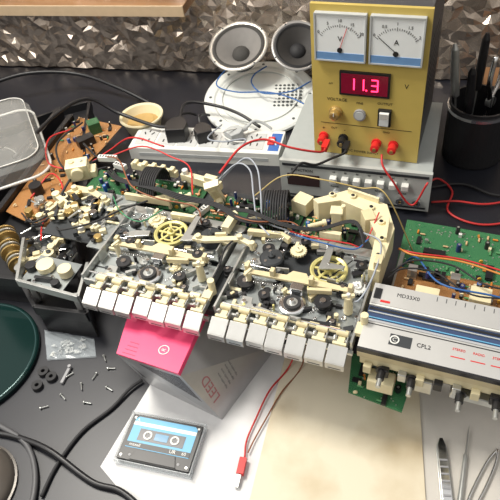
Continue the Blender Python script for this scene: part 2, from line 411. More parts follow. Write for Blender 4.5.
def frame(dx,s):
    R=random.Random(s)
    mb=MB()
    mb.prism([(dx+.2,7.9),(dx+15.2,8.3),(dx+15.2,9.0),(dx+9,9.2),(dx+8.5,9.9),(dx+6.6,9.9),(dx+6.0,9.0),(dx+.2,8.6)],15.1,15.5,ivory2)
    for x in(.6,4.2,9.6,14.8):
        mb.box((dx+x,8.5,15.9),(.6,.8,1.3),ivory2)
    mb.box((dx+11,7.4,15.5),(3.2,.5,.8),ivory2,rz=12)
    part(mb,"head_bridge",ch,.06,"ivory moulded head bridge")
    mb=MB();mb.box((dx+8,7.3,15.0),(1.7,1.2,1.3),chrome);mb.box((dx+8,6.6,15.0),(1.2,.25,.9),dark)
    mb.cyl((dx+9.5,7.3,15),.12,2,brass,8)
    part(mb,"tape_head",ch,.05,"chrome tape head")
    mb=MB()
    mb.prism([(dx+.4,10.2),(dx+1.2,9.8),(dx+4.4,11.0),(dx+4.2,12.0),(dx+1.6,11.4)],15.0,15.4,steel)
    mb.cyl((dx+.9,10.2,15.3),.35,.9,chrome)
    part(mb,"lever",ch,.04,"bright steel lever arm")
    mb=MB()
    mb.prism([(dx+9.9,10.6),(dx+13,11.4),(dx+13.2,12.0),(dx+11.0,12.0),(dx+10.8,16),(dx+10,16)],15.9,16.15,steel)
    part(mb,"lever",ch,.03,"bright steel lever arm")
    mb=MB()
    mb.prism([(dx+1.4,2.6),(dx+6,2.4),(dx+6.2,3),(dx+3,3.4),(dx+2.8,4.4),(dx+1.4,4.4)],14.7,14.95,steel);mb.cyl((dx+2,3.4,15),.3,.6,chrome,12)
    part(mb,"lever",ch,.03,"bright steel lever arm")
    mb=MB()
    mb.prism([(dx+9.6,2.2),(dx+14.4,2.6),(dx+14.2,4),(dx+13.4,4),(dx+13,3.2),(dx+9.6,3)],14.6,15.0,black);mb.cyl((dx+13.8,3.4,15),.3,.6,chrome,12)
    part(mb,"lever",ch,.03,"black plastic lever arm")
    mb=MB();mb.cyl((dx+15.1,6.2,15.6),.62,3.0,ivory,16,r2=.5);mb.box((dx+15.1,6.2,17.2),(1.6,.45,.5),ivory,rz=20);mb.cyl((dx+15.1,6.2,17.4),.26,.5,white)
    part(mb,"post",ch,.05,"upright ivory post")
    mb=MB();mb.cyl((dx+17.6,4.3,15.4),.5,2.6,ivory,16);mb.box((dx+17.4,3.4,14.8),(1.2,1.8,.7),ivory)
    part(mb,"post",ch,.05,"upright ivory post")
    mb=MB().cyl((dx+1.2,7.2,15.2),.4,2.6,ivory,14);mb.box((dx+1.2,7.2,16.5),(1.4,.4,.4),ivory,rz=70)
    part(mb,"post",ch,.05,"upright ivory post")
    for a,b in(((dx+2,6.8,15.2),(dx+6,7.1,15.2)),((dx+12.5,10.6,15.2),(dx+15.6,8.2,15.2)),((dx+5,2.4,14.8),(dx+1.2,2.2,14.8)),((dx+4.6,16.2,15.2),(dx+.8,14.6,15.2)),((dx+10.5,3.8,14.8),(dx+12.8,6.6,15))):
        mb=MB().spring(a,b,.2,12,chrome,.04);part(mb,"spring",ch)
    mb=MB().cyl((dx+7.6,2.3,15.2),.16,16.4,chrome,8,ry=90).cyl((dx+7.6,9.75,15.0),.12,15.6,chrome,8,ry=90)
    part(mb,"guide_rod",ch,0,"thin chrome guide rod")
    mb=MB();pts=[]
    for i in range(17):
        a=rad(100+i*160/16);pts.append((dx+(7.2 if dx<5 else 11.1)+2.75*math.cos(a),(12.7 if dx<5 else 11.8)+2.75*math.sin(a),14.95))
    pts=[(dx+13.5,15.4,14.95)]+pts+[(dx+13.6,14.3,14.95)]
    mb.tube(pts,.09,rubber,5,2);part(mb,"drive_belt",ch)
    mb=MB()
    for i in range(120):
        x=dx+R.uniform(-1,16.5);y=R.choice([R.uniform(2.6,8),R.uniform(9.5,16.5)])
        if (x-dx-7.4)**2+(y-12.5)**2<9 or (x-dx-7.8)**2+(y-4.8)**2<4.6 or abs(x-dx-11.1)<2.9 and abs(y-11.8)<2.8 and dx>5:continue
        k=R.random();z=13.9 if y<9 else 14.3
        if k<.3:mb.cyl((x,y,z+.12),R.uniform(.2,.32),.22,chrome,12);mb.box((x,y,z+.24),(.4,.08,.03),dark,rz=R.uniform(0,180))
        elif k<.5:mb.box((x,y,z+.3),(R.uniform(.6,2.2),R.uniform(.15,.5),R.uniform(.3,.9)),steel,rz=R.uniform(-30,60))
        elif k<.66:mb.box((x,y,z+.35),(R.uniform(.5,1.5),R.uniform(.3,.6),R.uniform(.5,1.1)),R.choice([ivory,ivory2]),rz=R.choice([0,15,90,60]))
        elif k<.86:mb.box((x,y,z+.3),(R.uniform(.4,1.8),R.uniform(.3,.9),R.uniform(.3,.9)),R.choice([black,dark,rubber]),rz=R.choice([0,30,90,120]))
        else:mb.cyl((x,y,z+.5),R.uniform(.15,.3),1.2,R.choice([ivory,chrome,black,brass]),10)
    part(mb,"fittings",ch,.03,"screws, tabs and small fittings")["kind"]="stuff"
frame(0,11);frame(20.6,22)
def bar(pts,z0,z1,m,l,name="bracket",bev=.06,extra=None):
    mb=MB().prism(pts,z0,z1,m)
    if extra:extra(mb)
    part(mb,name,ch,bev,l)
bar([(-4,18.3),(4,18.6),(4,19.1),(-4,18.9)],14.4,15.6,ivory2,"ivory moulded bracket")
bar([(5.8,15.6),(9.6,15.8),(9.8,16.4),(5.8,16.3)],14.7,15.9,ivory,"ivory moulded bracket")
bar([(11.8,10.9),(13.8,10.9),(18.5,12.4),(21,11.6),(21.2,12.3),(18.4,13.2),(13.4,11.9),(11.8,11.8)],16.2,16.7,ivory,"ivory moulded bracket",extra=lambda m:[m.cyl((x,y,16.5),.42,1.4,ivory,14) for x,y in((12.6,11.4),(18.4,12.8),(20.6,12))]+[m.box((15.6,12.6,16.8),(1.6,.4,.7),ivory,rz=20)])
bar([(14.6,14.8),(15.8,14.8),(15.9,18.2),(15.2,18.6),(14.7,18)],14.9,16.2,ivory,"ivory moulded bracket")
bar([(18.5,15.2),(23.5,15.8),(24.8,15),(25,15.7),(23.5,16.4),(18.5,15.9)],14.8,15.8,ivory2,"ivory moulded bracket")
def cc(m):
    for x,y in((28.5,24.6),(31.5,25),(34.6,23.2),(36.6,20.6),(37.4,17.4),(37.6,14.2)):
        m.cyl((x,y,16.95),.5,.4,ivory,14);m.cyl((x,y,17.2),.28,.1,black,12)
    m.box((37.7,19,17.2),(.4,4,1),ivory,rz=6);m.box((33,25.2,17.2),(5,.35,1),ivory,rz=-14)
    m.box((34.6,21.6,15.8),(1.6,2.2,2.6),ivory2,rz=30);m.box((38,12.6,17.4),(1,1.6,1.4),ivory2)
bar([(26,23.2),(27,22.4),(30,23.9),(33.8,22.6),(36.4,18.4),(36.9,11.6),(38.4,11.6),(38.6,20),(36.6,24.6),(30.4,26.4)],12.6,16.8,ivory,"large curved ivory chassis corner","chassis_corner",.25,cc)
bar([(-14.5,17),(-10.5,17.8),(-6.5,16.4),(-6.3,17.2),(-10.4,19),(-13.5,19)],13.6,15.0,ivory2,"ivory moulded bracket",extra=lambda m:[m.cyl((x,y,15.2),.5,.8,ivory,14) for x,y in((-13.4,18),(-10.4,18.4),(-7,16.9))])
bar([(22.5,23.2),(25,22.6),(25.6,24.8),(23.2,25.6)],13.4,15.8,ivory,"ivory moulded bracket")
bar([(28.5,17.7),(31.6,17.8),(31.6,18.5),(28.5,18.4)],14,15.8,ivory,"ivory moulded bracket")
for x,y in((2.2,19.9),(3.8,20.2),(5.2,20.5),(7.0,19.2),(18,18.6),(27.4,19.8)):
    mb=MB().cyl((0,0,0),.36,2.4,ivory,14,ry=90);mb.cyl((1.3,0,0),.52,.45,ivory,14,ry=90)
    part(mb,"peg",ch,.04,"ivory plastic peg",(x,y,15),35)
mb=MB().at((10.4,22.4,15.3),(18,-14,24)).box((0,0,0),(1.5,1.1,4.8),ivory).box((.2,0,2.5),(2.4,1.2,.6),ivory).cyl((0,-.8,-1.2),.6,1,ivory,14,rx=90).box((0,-.58,.6),(.7,.1,2),ivory2)
part(mb,"solenoid_arm",ch,.12,"upright ivory solenoid arm")
mb=MB().at((30.3,20.6,16),(0,0,10)).box((0,0,0),(1.4,1.6,3.2),ivory).cyl((.9,.4,1),.35,2.8,ivory,14).box((0,0,1.7),(1.8,1.7,.4),ivory)
part(mb,"solenoid_arm",ch,.12,"upright ivory solenoid arm")
mb=MB().at((6.5,25.2,14.8),(0,0,-8)).box((0,0,0),(7.5,1.1,1.5),ivory).box((2,0,1.1),(2.2,1.0,.9),ivory).cyl((-3,0,1.1),.5,.9,white)
part(mb,"rear_rail",ch,.12,"ivory rail along the rear")
mb=MB().at((-3,26.6,14.4),(0,0,-3)).box((0,0,0),(9,.9,1.2),ivory)
for i in range(5):mb.box((-3.6+i*1.8,0,.8),(.8,1.1,.6),ivory)
part(mb,"rear_rail",ch,.12,"ivory rail along the rear")
mb=MB().at((-16.2,23.2,14.6),(0,0,30)).box((0,0,0),(3.8,2.8,3.0),ivory).cyl((0,-1.6,.2),1.1,.8,ivory,20,rx=90).box((2.3,0,-.8),(1.4,2.4,1.4),ivory).cyl((-.8,.2,1.6),.5,.3,ivory2,16).cyl((.9,.2,1.6),.3,.3,steel,12)
part(mb,"motor_housing",ch,.22,"ivory motor housing")
mb=MB().at((-14.4,15.6,14),(0,0,-25)).box((0,0,0),(4.4,.9,1.0),ivory).cyl((2.2,0,.2),.9,1.1,ivory,20).cyl((-2.2,0,.2),.7,1.2,ivory,20).cyl((2.2,0,.9),.4,.3,dark,14)
part(mb,"lever",ch,.1,"ivory plastic lever arm")
mb=MB().at((-9,12.8,13.4),(0,0,-60)).box((0,0,0),(6.4,1.1,1.2),ivory2).cyl((2.4,0,.8),.6,1,white,20).box((-2,.6,.5),(.8,2.2,.9),ivory2).cyl((-2.4,1.4,1),.35,.8,steel,12)
part(mb,"lever",ch,.1,"ivory plastic lever arm")
mb=MB()
Rk=random.Random(77)
for i in range(70):
    x=Rk.uniform(-14,-3);y=Rk.uniform(8,18)
    if x<-9 and y<11:continue
    k=Rk.random()
    if k<.35:mb.box((x,y,14.3+Rk.uniform(0,.8)),(Rk.uniform(.5,2.4),Rk.uniform(.3,.8),Rk.uniform(.4,1.2)),Rk.choice([black,dark,steel]),rz=Rk.uniform(0,180))
    elif k<.6:mb.cyl((x,y,14.6),Rk.uniform(.25,.7),.9,Rk.choice([chrome,steel,black,gold]),14)
    elif k<.8:mb.cyl((x,y,14.6),.2,2.2,Rk.choice([steel,ivory]),10,rx=90,rz=Rk.uniform(0,180))
    else:mb.box((x,y,14.6),(1,.7,1),Rk.choice([ivory,ivory2]),rz=Rk.uniform(0,90))
mb.box((-8.5,13.5,13.6),(11,10,.3),dark);mb.box((-8.5,13.5,6.8),(1.2,1.2,13.2),steel)
part(mb,"side_mechanism",ch,.03,"dark side mechanism with steel linkages")["kind"]="stuff"
def conn(x,y,rz,n,z=13.4):
    c=MB().box((0,0,.45),(n*.5+.4,.9,.9),white)
    for i in range(n):c.box((-n*.25+.25+i*.5,0,.92),(.22,.5,.05),dark)
    part(c,"connector",ch,.05,"white plug connector",(x,y,z),rz)
conn(-12.4,27.0,10,6,14.4);conn(-9.4,26,-10,4,14);conn(9.0,19.4,70,5);conn(24.6,17.7,0,5)
def ribbon(x,y,w,n,rz):
    mb=MB()
    for i in range(n):
        xx=-w/2+w*i/(n-1);mb.tube([(xx,-3.4,-.4),(xx,-3.2,1.8),(xx,-1.2,3.6),(xx,1.6,3.4),(xx,3.2,1.4),(xx,3.4,-.4)],w/n*.52,rubber,6,5)
    part(mb,"ribbon_cable",ch,0,"arched black ribbon cable",(x,y,13.6),rz)
ribbon(-.9,22.5,2.6,8,6);ribbon(20.6,21.8,3.4,10,14)
def wire(pts,r,m,l):
    part(MB().tube(pts,r,m,6,7),"wire",ch,0,l)
wire([(-12,27.6,15),(-6,29,17),(0,28,16.5),(4,26.5,16.2),(7,21,15.5)],.13,redw,"red insulated wire")
wire([(-13,27.2,15),(-8,24.5,17),(-3,19.5,16.6),(2,18.3,16),(9,17.8,16.2),(11,15.5,15.4)],.12,brownw,"brown insulated wire")
wire([(9,25,15),(12,27.5,17.5),(15,26,18),(17,22,17),(19,18,15.6),(22,15,16)],.13,greyw,"grey insulated wire")
wire([(9.4,25.3,15),(13,28.5,18),(16,26.5,18.3),(18,22.5,17),(20,18.3,15.6),(24,17.5,15)],.13,greyw,"grey insulated wire")
wire([(16,24,14.5),(20,27,17),(26,26.4,18),(32,27,17),(36,26,17.5),(41,24,9)],.10,yelloww,"yellow insulated wire")
wire([(24,18,14.5),(28,16,16.2),(33,16.3,16),(35,17,15.5),(36,22,17.4)],.11,redw,"red insulated wire")
wire([(24,17.6,14.5),(29,15.2,16.4),(34,15.4,16),(35.6,17.4,16.4)],.11,bluew,"blue insulated wire")
for k_ in range(4):
    o=k_*.26
    wire([(-11+o,24+o,14.5),(-6,20.4+o,16.2),(1,19.6+o,16.4),(6,18.6+o,16.4+o*.3),(12,18.4+o,16.4),(17,16.6+o,16.2),(21,17.2+o,16)],.13,rubber,"black insulated wire in a bundle")
for k_ in range(3):
    o=k_*.26
    wire([(12,19+o,14.5),(17,18.6+o,16.2),(23,17+o,16.4),(28,17.6+o,16),(33,19.4+o,17),(35.4,16+o,16.2)],.12,rubber,"black insulated wire in a bundle")
wire([(-12,10,14),(-9,8,16),(-5,10.4,16.2),(-2,14.6,16),(1,17.4,16)],.16,rubber,"black insulated wire")
wire([(16.6,2.6,14.4),(17.6,6.8,16.4),(17.2,10.6,16.6),(18.4,14.6,16.2)],.15,rubber,"black insulated wire")
wire([(-6,18,15),(-2,14,16),(2,13,15.8),(4,16.5,15.6)],.10,greenw,"green insulated wire")
wire([(35,8,15),(37,6,17),(38,10,18),(37.5,16,17.6),(34,19,16)],.13,greyw,"grey insulated wire")
wire([(11,19,14.5),(14,17.8,16),(19,16.8,16.4),(24,18.4,16),(27,17,15.6)],.1,brownw,"brown insulated wire")
# keys
cap=MB();cap.at((0,0,14.35),(30,0,0));cap.box((0,0,0),(2.35,2.2,.3),keymetal);cap.at()
cap.box((0,-1.02,13.35),(2.35,.25,1.1),keymetal);cap.box((0,-1.16,13.1),(1.6,.06,.12),dark)
st=MB();st.box((0,2.2,14.4),(.9,2.8,.6),ivory);st.cyl((0,2.9,14.9),.42,1.5,ivory2,14,ry=90);st.box((0,1.25,14.75),(1.7,.4,.7),ivory)
st.box((.75,2.3,14.5),(.18,2.4,.9),steel);st.cyl((-.75,2.2,14.7),.22,.7,steel,10)
k0=bpy.data.objects.new("key",st.mesh("key"));COL.objects.link(k0);k0.parent=ch;_bev(k0,.06)
kc0=bpy.data.objects.new("key_cap",cap.mesh("key_cap"));COL.objects.link(kc0);kc0.parent=k0;_bev(kc0,.08);kc0["label"]="brushed metal key cap"
xs=[1.6+i*2.58 for i in range(7)]+[20.6+i*2.58 for i in range(7)]
for i,x in enumerate(xs):
    yy=-1.1+i*.03
    if i==0:k0.location=(x*S,yy*S,0);continue
    o=copyobj(k0,ch,(x,yy+(.35 if i in(3,9) else 0),(.25 if i in(5,10) else 0)));copyobj(kc0,o)
part(MB().box((9.2,.6,13.2),(18.6,.5,.5),steel).box((28.4,.8,13.2),(18.6,.5,.5),steel),"key_rail",ch,.04)
mb=MB()
for i in range(6):
    mb.box((1.6+i*2.7,2.3,15),(1.5,.5,.5),ivory);mb.cyl((2.9+i*2.6,2.6,15.0),.4,1.5,ivory,16,ry=90)
part(mb,"key_lever",ch,.06,"row of ivory key levers")
mb=MB()
for i in range(6):
    mb.cyl((22+i*2.6,2.4,14.9),.38,1.3,ivory,16,ry=90)
part(mb,"key_lever",ch,.06,"row of ivory key levers")

# ============================================================ RADIO FRONT PANEL ASSEMBLY
rp=thing("radio_front_panel","brushed silver radio front panel with dial strip, circuit boards, control shafts","radio panel",(OX,OY,0),CA)
silver=mat("brushed silver panel",(.70,.69,.66),.33,.7,var=.08,scale=35);dial=mat("dial glass strip",(.05,.08,.17),.12,.2,scale=20,var=.5)
mb=MB().at((0,5.4,15.2),(8,0,0))
mb.box((49.5,0,-1),(22.6,9.6,1.4),ivory2)
mb.box((49.5,3.3,.1),(22.6,3.0,.6),silver)
mb.box((49.5,.55,-.1),(22.6,2.1,.3),dial)
mb.box((49.5,1.65,.2),(22.6,.22,.35),white);mb.box((49.5,.7,.1),(22.4,.14,.25),lgrey);mb.box((49.5,-.1,.1),(22.4,.12,.22),lab)
mb.box((49.5,1.2,.06),(22.4,.3,.1),black)
mb.box((49.5,-.62,.1),(22.6,.3,.6),chrome)
mb.box((49.5,-2.8,.0),(22.6,4.0,.7),silver)
mb.box((49.5,-4.7,.05),(22.6,.25,.9),black);mb.box((49.5,-1.1,.38),(22.4,.1,.04),black)
mb.text("MD33X0",.75,(42.6,3.6,.42),black)
mb.box((38.9,3.3,.35),(.9,1.5,.3),black);mb.box((40,2.3,.42),(1.2,.3,.06),red)
for i in range(14):mb.box((46+i*1.1,4.2,.42),(.08,.6,.04),dark)
mb.box((42.9,-2.6,.37),(2.6,1.5,.03),dark);mb.ring([(.42,0),(.58,0),(.58,.05),(.42,.05)],(42.2,-2.6,.39),white,20)
mb.text("C",.7,(42.2,-2.6,.4),white)
mb.text("CPL2",.75,(45.6,-2.6,.38),black)
for i in range(5):
    mb.text("STEREO" if i%2==0 else "RADIO",.42,(49.5+i*2.2,-2.0,.38),red);mb.box((49.5+i*2.2,-3.0,.37),(1.6,.12,.03),red)
part(mb,"front_panel",rp,.05)
mb=MB();mb.box((49.3,1.8,12.2),(21.6,1.6,1.6),ivory)
for i in range(10):mb.box((39.6+i*2.1,.6,11.3),(1.0,.8,1.4),(ivory,black,steel)[i%3])
mb.box((41.4,.6,9.0),(3.2,2.0,2.0),ivory);mb.box((52,1.6,9.6),(5,1.6,1.2),steel);mb.box((46.4,1.2,10),(2,1.2,2.4),steel)
mb.box((49.3,3.2,10.8),(21,1,4),dark)
part(mb,"support_frame",rp,.1,"ivory moulded frame below the panel")
shf=MB().cyl((0,-.8,0),.5,1.6,black,16,rx=90);shf.cyl((0,-2.0,0),.3,1.4,steel,12,rx=90);shf.ring([(.5,0),(.75,0),(.75,.3),(.5,.3)],(0,-.2,0),black,18,rx=90)
s0=part(shf,"control_shaft",rp,0,"black control shaft with steel tip",(41.4,.8,11.6))
for p in((45.0,.8,11.4),(50.6,.8,11),(54.6,.8,11.4),(58,.8,11)):copyobj(s0,rp,p)
mb=MB().prism([(36.5,5.6),(37.5,-.4),(44.5,-1.2),(45,5.6)],6,6.18,pcbg2);populate(mb,37.8,44,-.6,5,6.18,40,9)
part(mb,"circuit_board",rp,0,"light green circuit board")
mb=MB()
for x,y in((39.6,4.6),(58,5),(41,24),(52,24)):mb.box((x,y,4),(1,1,7.9),steel)
mb.box((49,5.5,12.2),(18,6,2.0),dark);mb.box((39.6,4.6,9.5),(1,1,4),steel);mb.box((58,5,9.5),(1,1,4),steel)
mb.box((39.8,14.5,10),(.6,16,.5),steel);mb.box((45,14,9.6),(.8,.8,4.2),steel);mb.box((55,14,9.6),(.8,.8,4.2),steel);mb.box((50,14,7.4),(12,.8,.6),steel)
part(mb,"support_bracket",rp,.03)
mb=MB().prism([(38.8,31.5),(60,31.5),(60,19.8),(39.2,19.8)],8,8.18,pcbg2);populate(mb,39.5,59,20.3,31,8.18,70,10)
R=random.Random(4)
for i in range(170):mb.cyl((R.uniform(39.5,59.5),R.uniform(20.2,31),8.22),.12,.1,solder,6)
mb.box((44,25,8.5),(3.2,1.0,.5),black);mb.box((52,23,8.5),(1,2.6,.5),black);mb.box((56,29,8.6),(1.6,.8,.7),black)
part(mb,"circuit_board",rp,0,"large light green circuit board, solder side up")
mb=MB().box((49.8,14.5,11.8),(19.6,6.5,.16),pcbb);populate(mb,41,59,11.6,17.5,11.88,120,12)
mb.box((44.5,13,12.6),(3,1.6,1.4),ivory);mb.box((51,14,12.8),(2.6,2.4,1.8),ivory);mb.cyl((55,13,12.6),.8,1.6,gold,16);mb.cyl((57.4,15.4,12.6),.8,1.6,steel,16)
mb.box((42,16.5,12.7),(1.2,1.2,1.6),steel);mb.box((47.6,16.4,12.7),(1.2,1.2,1.6),steel)
part(mb,"circuit_board",rp,0,"brown circuit board packed with coils and capacitors")
for pts,m,l in(([(39.5,19,14),(42,18.2,14.6),(48,19,14.2),(55,18,14.2),(60,19,13)],redw,"red insulated wire"),
  ([(39.6,18.6,14.5),(42,17.4,15),(48,18,14.8),(55,16.8,14.6),(60,17.4,13.4)],mat("orange wire sheath",(.65,.25,.05),.5),"orange insulated wire"),
  ([(39.5,12,15.5),(41,14,15.6),(45,15,15),(50,12.6,14.8),(56,13.5,15)],rubber,"black insulated wire"),
  ([(39.6,13,15.5),(42,15.6,15.8),(47,16.6,15.2),(52,14.4,15),(59,15.5,15)],rubber,"black insulated wire"),
  ([(39.8,20,9),(42,19,13),(46,12.5,15.8),(53,12.2,15.8),(59,12.6,14)],bluew,"blue insulated wire")):
    part(MB().tube(pts,.13,m,6,7),"wire",rp,0,l)

# ============================================================ FUNCTION GENERATOR + POWER SUPPLY
dv=thing("function_generator","light grey bench instrument with square buttons under the power supply","test instrument",(7.8,87.7,0),-23)
cas=mat("grey green enamel",(.38,.41,.40),.4,var=.06);casl=mat("pale panel grey",(.46,.48,.46),.4,var=.06)
mb=MB();mb.box((13.3,11.5,4.9),(26.6,22,8.2),cas)
for i in range(10):mb.box((4+i*2,18,9.02),(1.2,4,.05),dark)
for x in(2,24.6):
    for y in(2.5,20.5):mb.cyl((x,y,.4),.9,.8,rubber,14)
part(mb,"case",dv,.3)
mb=MB();mb.box((13.3,.3,4.9),(26.9,.8,8.3),casl);mb.box((13.3,-.15,8.3),(25.8,.15,.5),dark);mb.box((13.3,-.15,1.4),(25.8,.15,.3),dark)
mb.text("FUNCTION",.8,(4,-.15,7.2),black,(90,0,0));mb.box((4.2,-.15,5),(6,.1,2.6),mat("display glass",(.05,.03,.03),.1))
for i in range(7):mb.text("%d"%(10*(i+1)),.5,(9.8+i*2.1,-.15,7.5),black,(90,0,0))
for x in(10,14,18,22):mb.text("RANGE" if x%4==2 else "LEVEL",.45,(x,-.15,4.3),black,(90,0,0))
part(mb,"front_plate",dv,.1)
b=MB().box((0,-.55,0),(1.25,1.2,1.1),white);b0=part(b,"push_button",dv,.12,"white square push button",(9.8,0,6.2))
for i in range(1,7):copyobj(b0,dv,(9.8+i*2.1,0,6.2))
kb=MB().lathe([(.95,0),(.85,1.2),(.5,1.3)],(0,0,0),lgrey,24,rx=90);kb.box((0,-1.32,.3),(.12,.06,.6),black)
q0=part(kb,"knob",dv,.03,"grey rotary knob",(10.6,0,3))
for x in(14.4,18.2):copyobj(q0,dv,(x,0,3))
jk=MB().ring([(.35,0),(.75,0),(.75,1),(.35,1)],(0,0,0),chrome,18,rx=90).cyl((0,-.4,0),.2,.6,gold,10,rx=90)
q1=part(jk,"coaxial_socket",dv,0,"chrome coaxial socket",(21.8,0,3));copyobj(q1,dv,(24.6,0,3))

ps=thing("power_supply","mustard-fronted bench power supply with two analog meters, red display","power supply",(14.6,89,9.02),-26)
ps.scale=(1.035,1.035,1.05)
mus=mat("mustard enamel",(.54,.41,.11),.38,var=.06);dg=mat("dark grey case",(.06,.06,.065),.45)
W,Hh=17.3,25.8
mb=MB();mb.box((W/2,9.2,Hh/2+.2),(W,17.6,Hh-.4),dg)
for i in range(9):
    for j in range(7):mb.cyl((W+.01,4+i*1.4,8+j*1.8),.32,.06,black,8,ry=90)
for i in range(10):mb.box((W/2,4+i*1.3,Hh+.01),(11,.5,.06),black)
part(mb,"case",ps,.3,"dark grey ventilated steel case")
mb=MB();mb.box((W/2,.1,Hh/2+.1),(W+.3,.7,Hh),mus)
F=-.26
def ft(t,sz,x,z,m=black,al='CENTER'):mb.text(t,sz,(x,F,z),m,(90,0,0),al)
ft("VOLTAGE",.75,3.9,10.6);ft("OUTPUT",.6,11.6,10.6);ft("FINE",.55,7.6,10.3)
ft("V",1.1,14.7,13.9);ft("mV",.5,2.9,13.4)
ft("-",.9,5.2,5.0);ft("+",.9,1.6,5.0);ft("OUT",.5,3.4,5.2);ft("GND",.5,12.1,5.4)
ft("DC POWER SUPPLY",.6,8.4,1.0);mb.box((8.6,F,6.1),(15,.05,.08),black)
part(mb,"front_plate",ps,.15,"mustard yellow front plate")
bezel=mat("red display bezel",(.22,.008,.03),.15);led=mat("glowing red segments",(1,.02,.08),.4,emit=6,var=0)
mb=MB();mb.box((8.3,-.35,13.8),(7.9,.5,4.1),black);mb.box((8.3,-.62,13.8),(7.3,.06,3.4),bezel)
def seg7(x,z,d,h=1.9,w=1.0):
    on={'1':'bc','3':'abcdg'}[d]
    P={'a':(0,h/2,w,.22),'g':(0,0,w,.22),'d':(0,-h/2,w,.22),'b':(w/2,h/4,.22,h/2),'c':(w/2,-h/4,.22,h/2)}
    for q in on:
        a,b_,c_,d_=P[q];mb.box((x+a,-.66,z+b_),(c_,.05,d_),led)
seg7(6.2,13.8,'1');seg7(7.7,13.8,'1');seg7(9.9,13.8,'3');mb.box((8.65,-.66,12.9),(.25,.05,.25),led)
part(mb,"digital_display",ps,.03,"black framed display reading 11.3 in red")
mface=mat("meter face white",(.76,.79,.80),.35,var=.02);strip=mat("meter blue strip",(.14,.28,.52),.4)
for x0,u in((.7,"V"),(9.0,"A")):
    mb=MB();w=7.6;h=7.2;z0=17.6
    mb.box((x0+w/2,-.5,z0+h/2),(w,.8,h),mface)
    mb.box((x0+w/2,-.93,z0+.75),(w-.3,.08,1.2),strip)
    cx=x0+w/2;cz=z0+2.0
    for i in range(21):
        a=rad(35+110*i/20);r=3.5;L=.55 if i%5==0 else .28
        mb.box((cx+(r)*math.cos(a),-.92,cz+r*math.sin(a)),(L,.05,.07),black,ry=-math.degrees(a))
    for i in range(5):
        a=rad(145-110*i/4);mb.text(str([0,5,10,15,20][i] if u=="V" else [0,.5,1,'1.5',2][i]),.62,(cx+4.25*math.cos(a)*.93,-.92,cz+4.25*math.sin(a)),black,(90,0,0))
    mb.text(u,1.1,(cx,-.93,z0+3.5),black,(90,0,0))
    for a,b,c,d in((x0+w/2,z0+.08,w+.1,.22),(x0+w/2,z0+h,w+.1,.22),(x0,z0+h/2,.22,h),(x0+w,z0+h/2,.22,h)):mb.box((a,-.6,b),(c,.95,d),lgrey)
    o=part(mb,"analog_meter",ps,.04,"white analog %s meter"%("voltage" if u=="V" else "current"))
    mb=MB();a=rad(72 if u=="V" else 140);mb.box((cx+1.7*math.cos(a),-1.0,cz+1.7*math.sin(a)),(3.3,.04,.09),red if u=="V" else black,ry=-math.degrees(a))
    mb.cyl((cx,-1.0,cz-.2),.4,.12,black,14,rx=90);part(mb,"needle",o)
kb=MB().lathe([(1.15,0),(1.1,.4),(.9,.5),(.8,1.5),(.55,1.6)],(0,0,0),gold,24,rx=90);kb.box((0,-1.65,.4),(.15,.06,.7),white)
part(kb,"voltage_knob",ps,.03,"brass coloured knob",(3.7,-.25,8.3))
part(MB().ring([(.75,0),(1,0),(1,.5),(.75,.5)],(0,0,0),grey,20,rx=90).cyl((0,-.3,0),.75,.6,lgrey,20,rx=90),"push_button",ps,.03,"round grey button",(7.7,-.25,8.3))
mb=MB().box((0,-.3,0),(2.1,.6,3.0),black).box((0,-.65,.55),(1.5,.5,1.2),white,rx=12).box((0,-.6,-.65),(1.5,.5,1.2),lgrey,rx=-8);part(mb,"rocker_switch",ps,.06,"white rocker switch",(11.7,-.25,8.3))
for x,z,m,l in((1.6,3.4,red,"red binding post"),(5.0,3.4,black,"black binding post"),(10.6,3.2,red,"red binding post"),(13.4,3.2,red,"red binding post")):
    mb=MB().lathe([(.85,0),(.85,.35),(.6,.4),(.6,.8),(.72,.9),(.72,1.9),(.4,2.0)],(0,0,0),m,14,rx=90).cyl((0,-2,0),.3,.4,gold,10,rx=90)
    part(mb,"binding_post",ps,0,l,(x,-.25,z))

# ============================================================ FREE WIRES / LEADS
def lead(name,label,cat,pts,r,m,extra=None):
    mb=MB().tube(pts,r,m,7,8)
    if extra:extra(mb)
    return solo(mb,name,label,cat)
lead("test_lead","red test lead plugged into the power supply","cable",[(15.6,85.4,12.5),(15,83,13),(13,82,14),(9,82,15.6),(5,84,16.5),(1,82,17),(-3,76.5,16.6)],.2,redw,
     lambda m:m.box((15.7,85.2,12.5),(1,2.4,1),red,rz=-26))
lead("test_lead","black test lead plugged into the power supply","cable",[(18.9,84.2,12.5),(18.4,82,12.8),(16,80,13.6),(12.5,77,15),(10,76,16.5),(7.5,73.5,16)],.22,rubber,
     lambda m:m.box((19,83.9,12.5),(1,2.4,1),black,rz=-26))
lead("test_lead","red lead with spade clip hanging from the power supply","cable",[(24.4,80.7,12.2),(24.2,79,11.2),(25.5,77.5,9),(28.8,76,4),(31,75.5,9)],.18,redw)
lead("test_lead","red lead curling beside the instrument","cable",[(33.6,84,.3),(37,86,.5),(38.5,82,.4),(36,77,.4),(39,73,.4),(44,72,.4),(52,74,.4)],.2,redw)
lead("test_lead","red lead curling beside the instrument","cable",[(34,80,.3),(38,78.5,1),(43,77,.6),(50,77.5,.4)],.2,redw)
lead("test_lead","black lead curling beside the instrument","cable",[(34.5,84,.3),(41,83.5,.4),(46,79,.4),(54,79,.4)],.25,rubber)
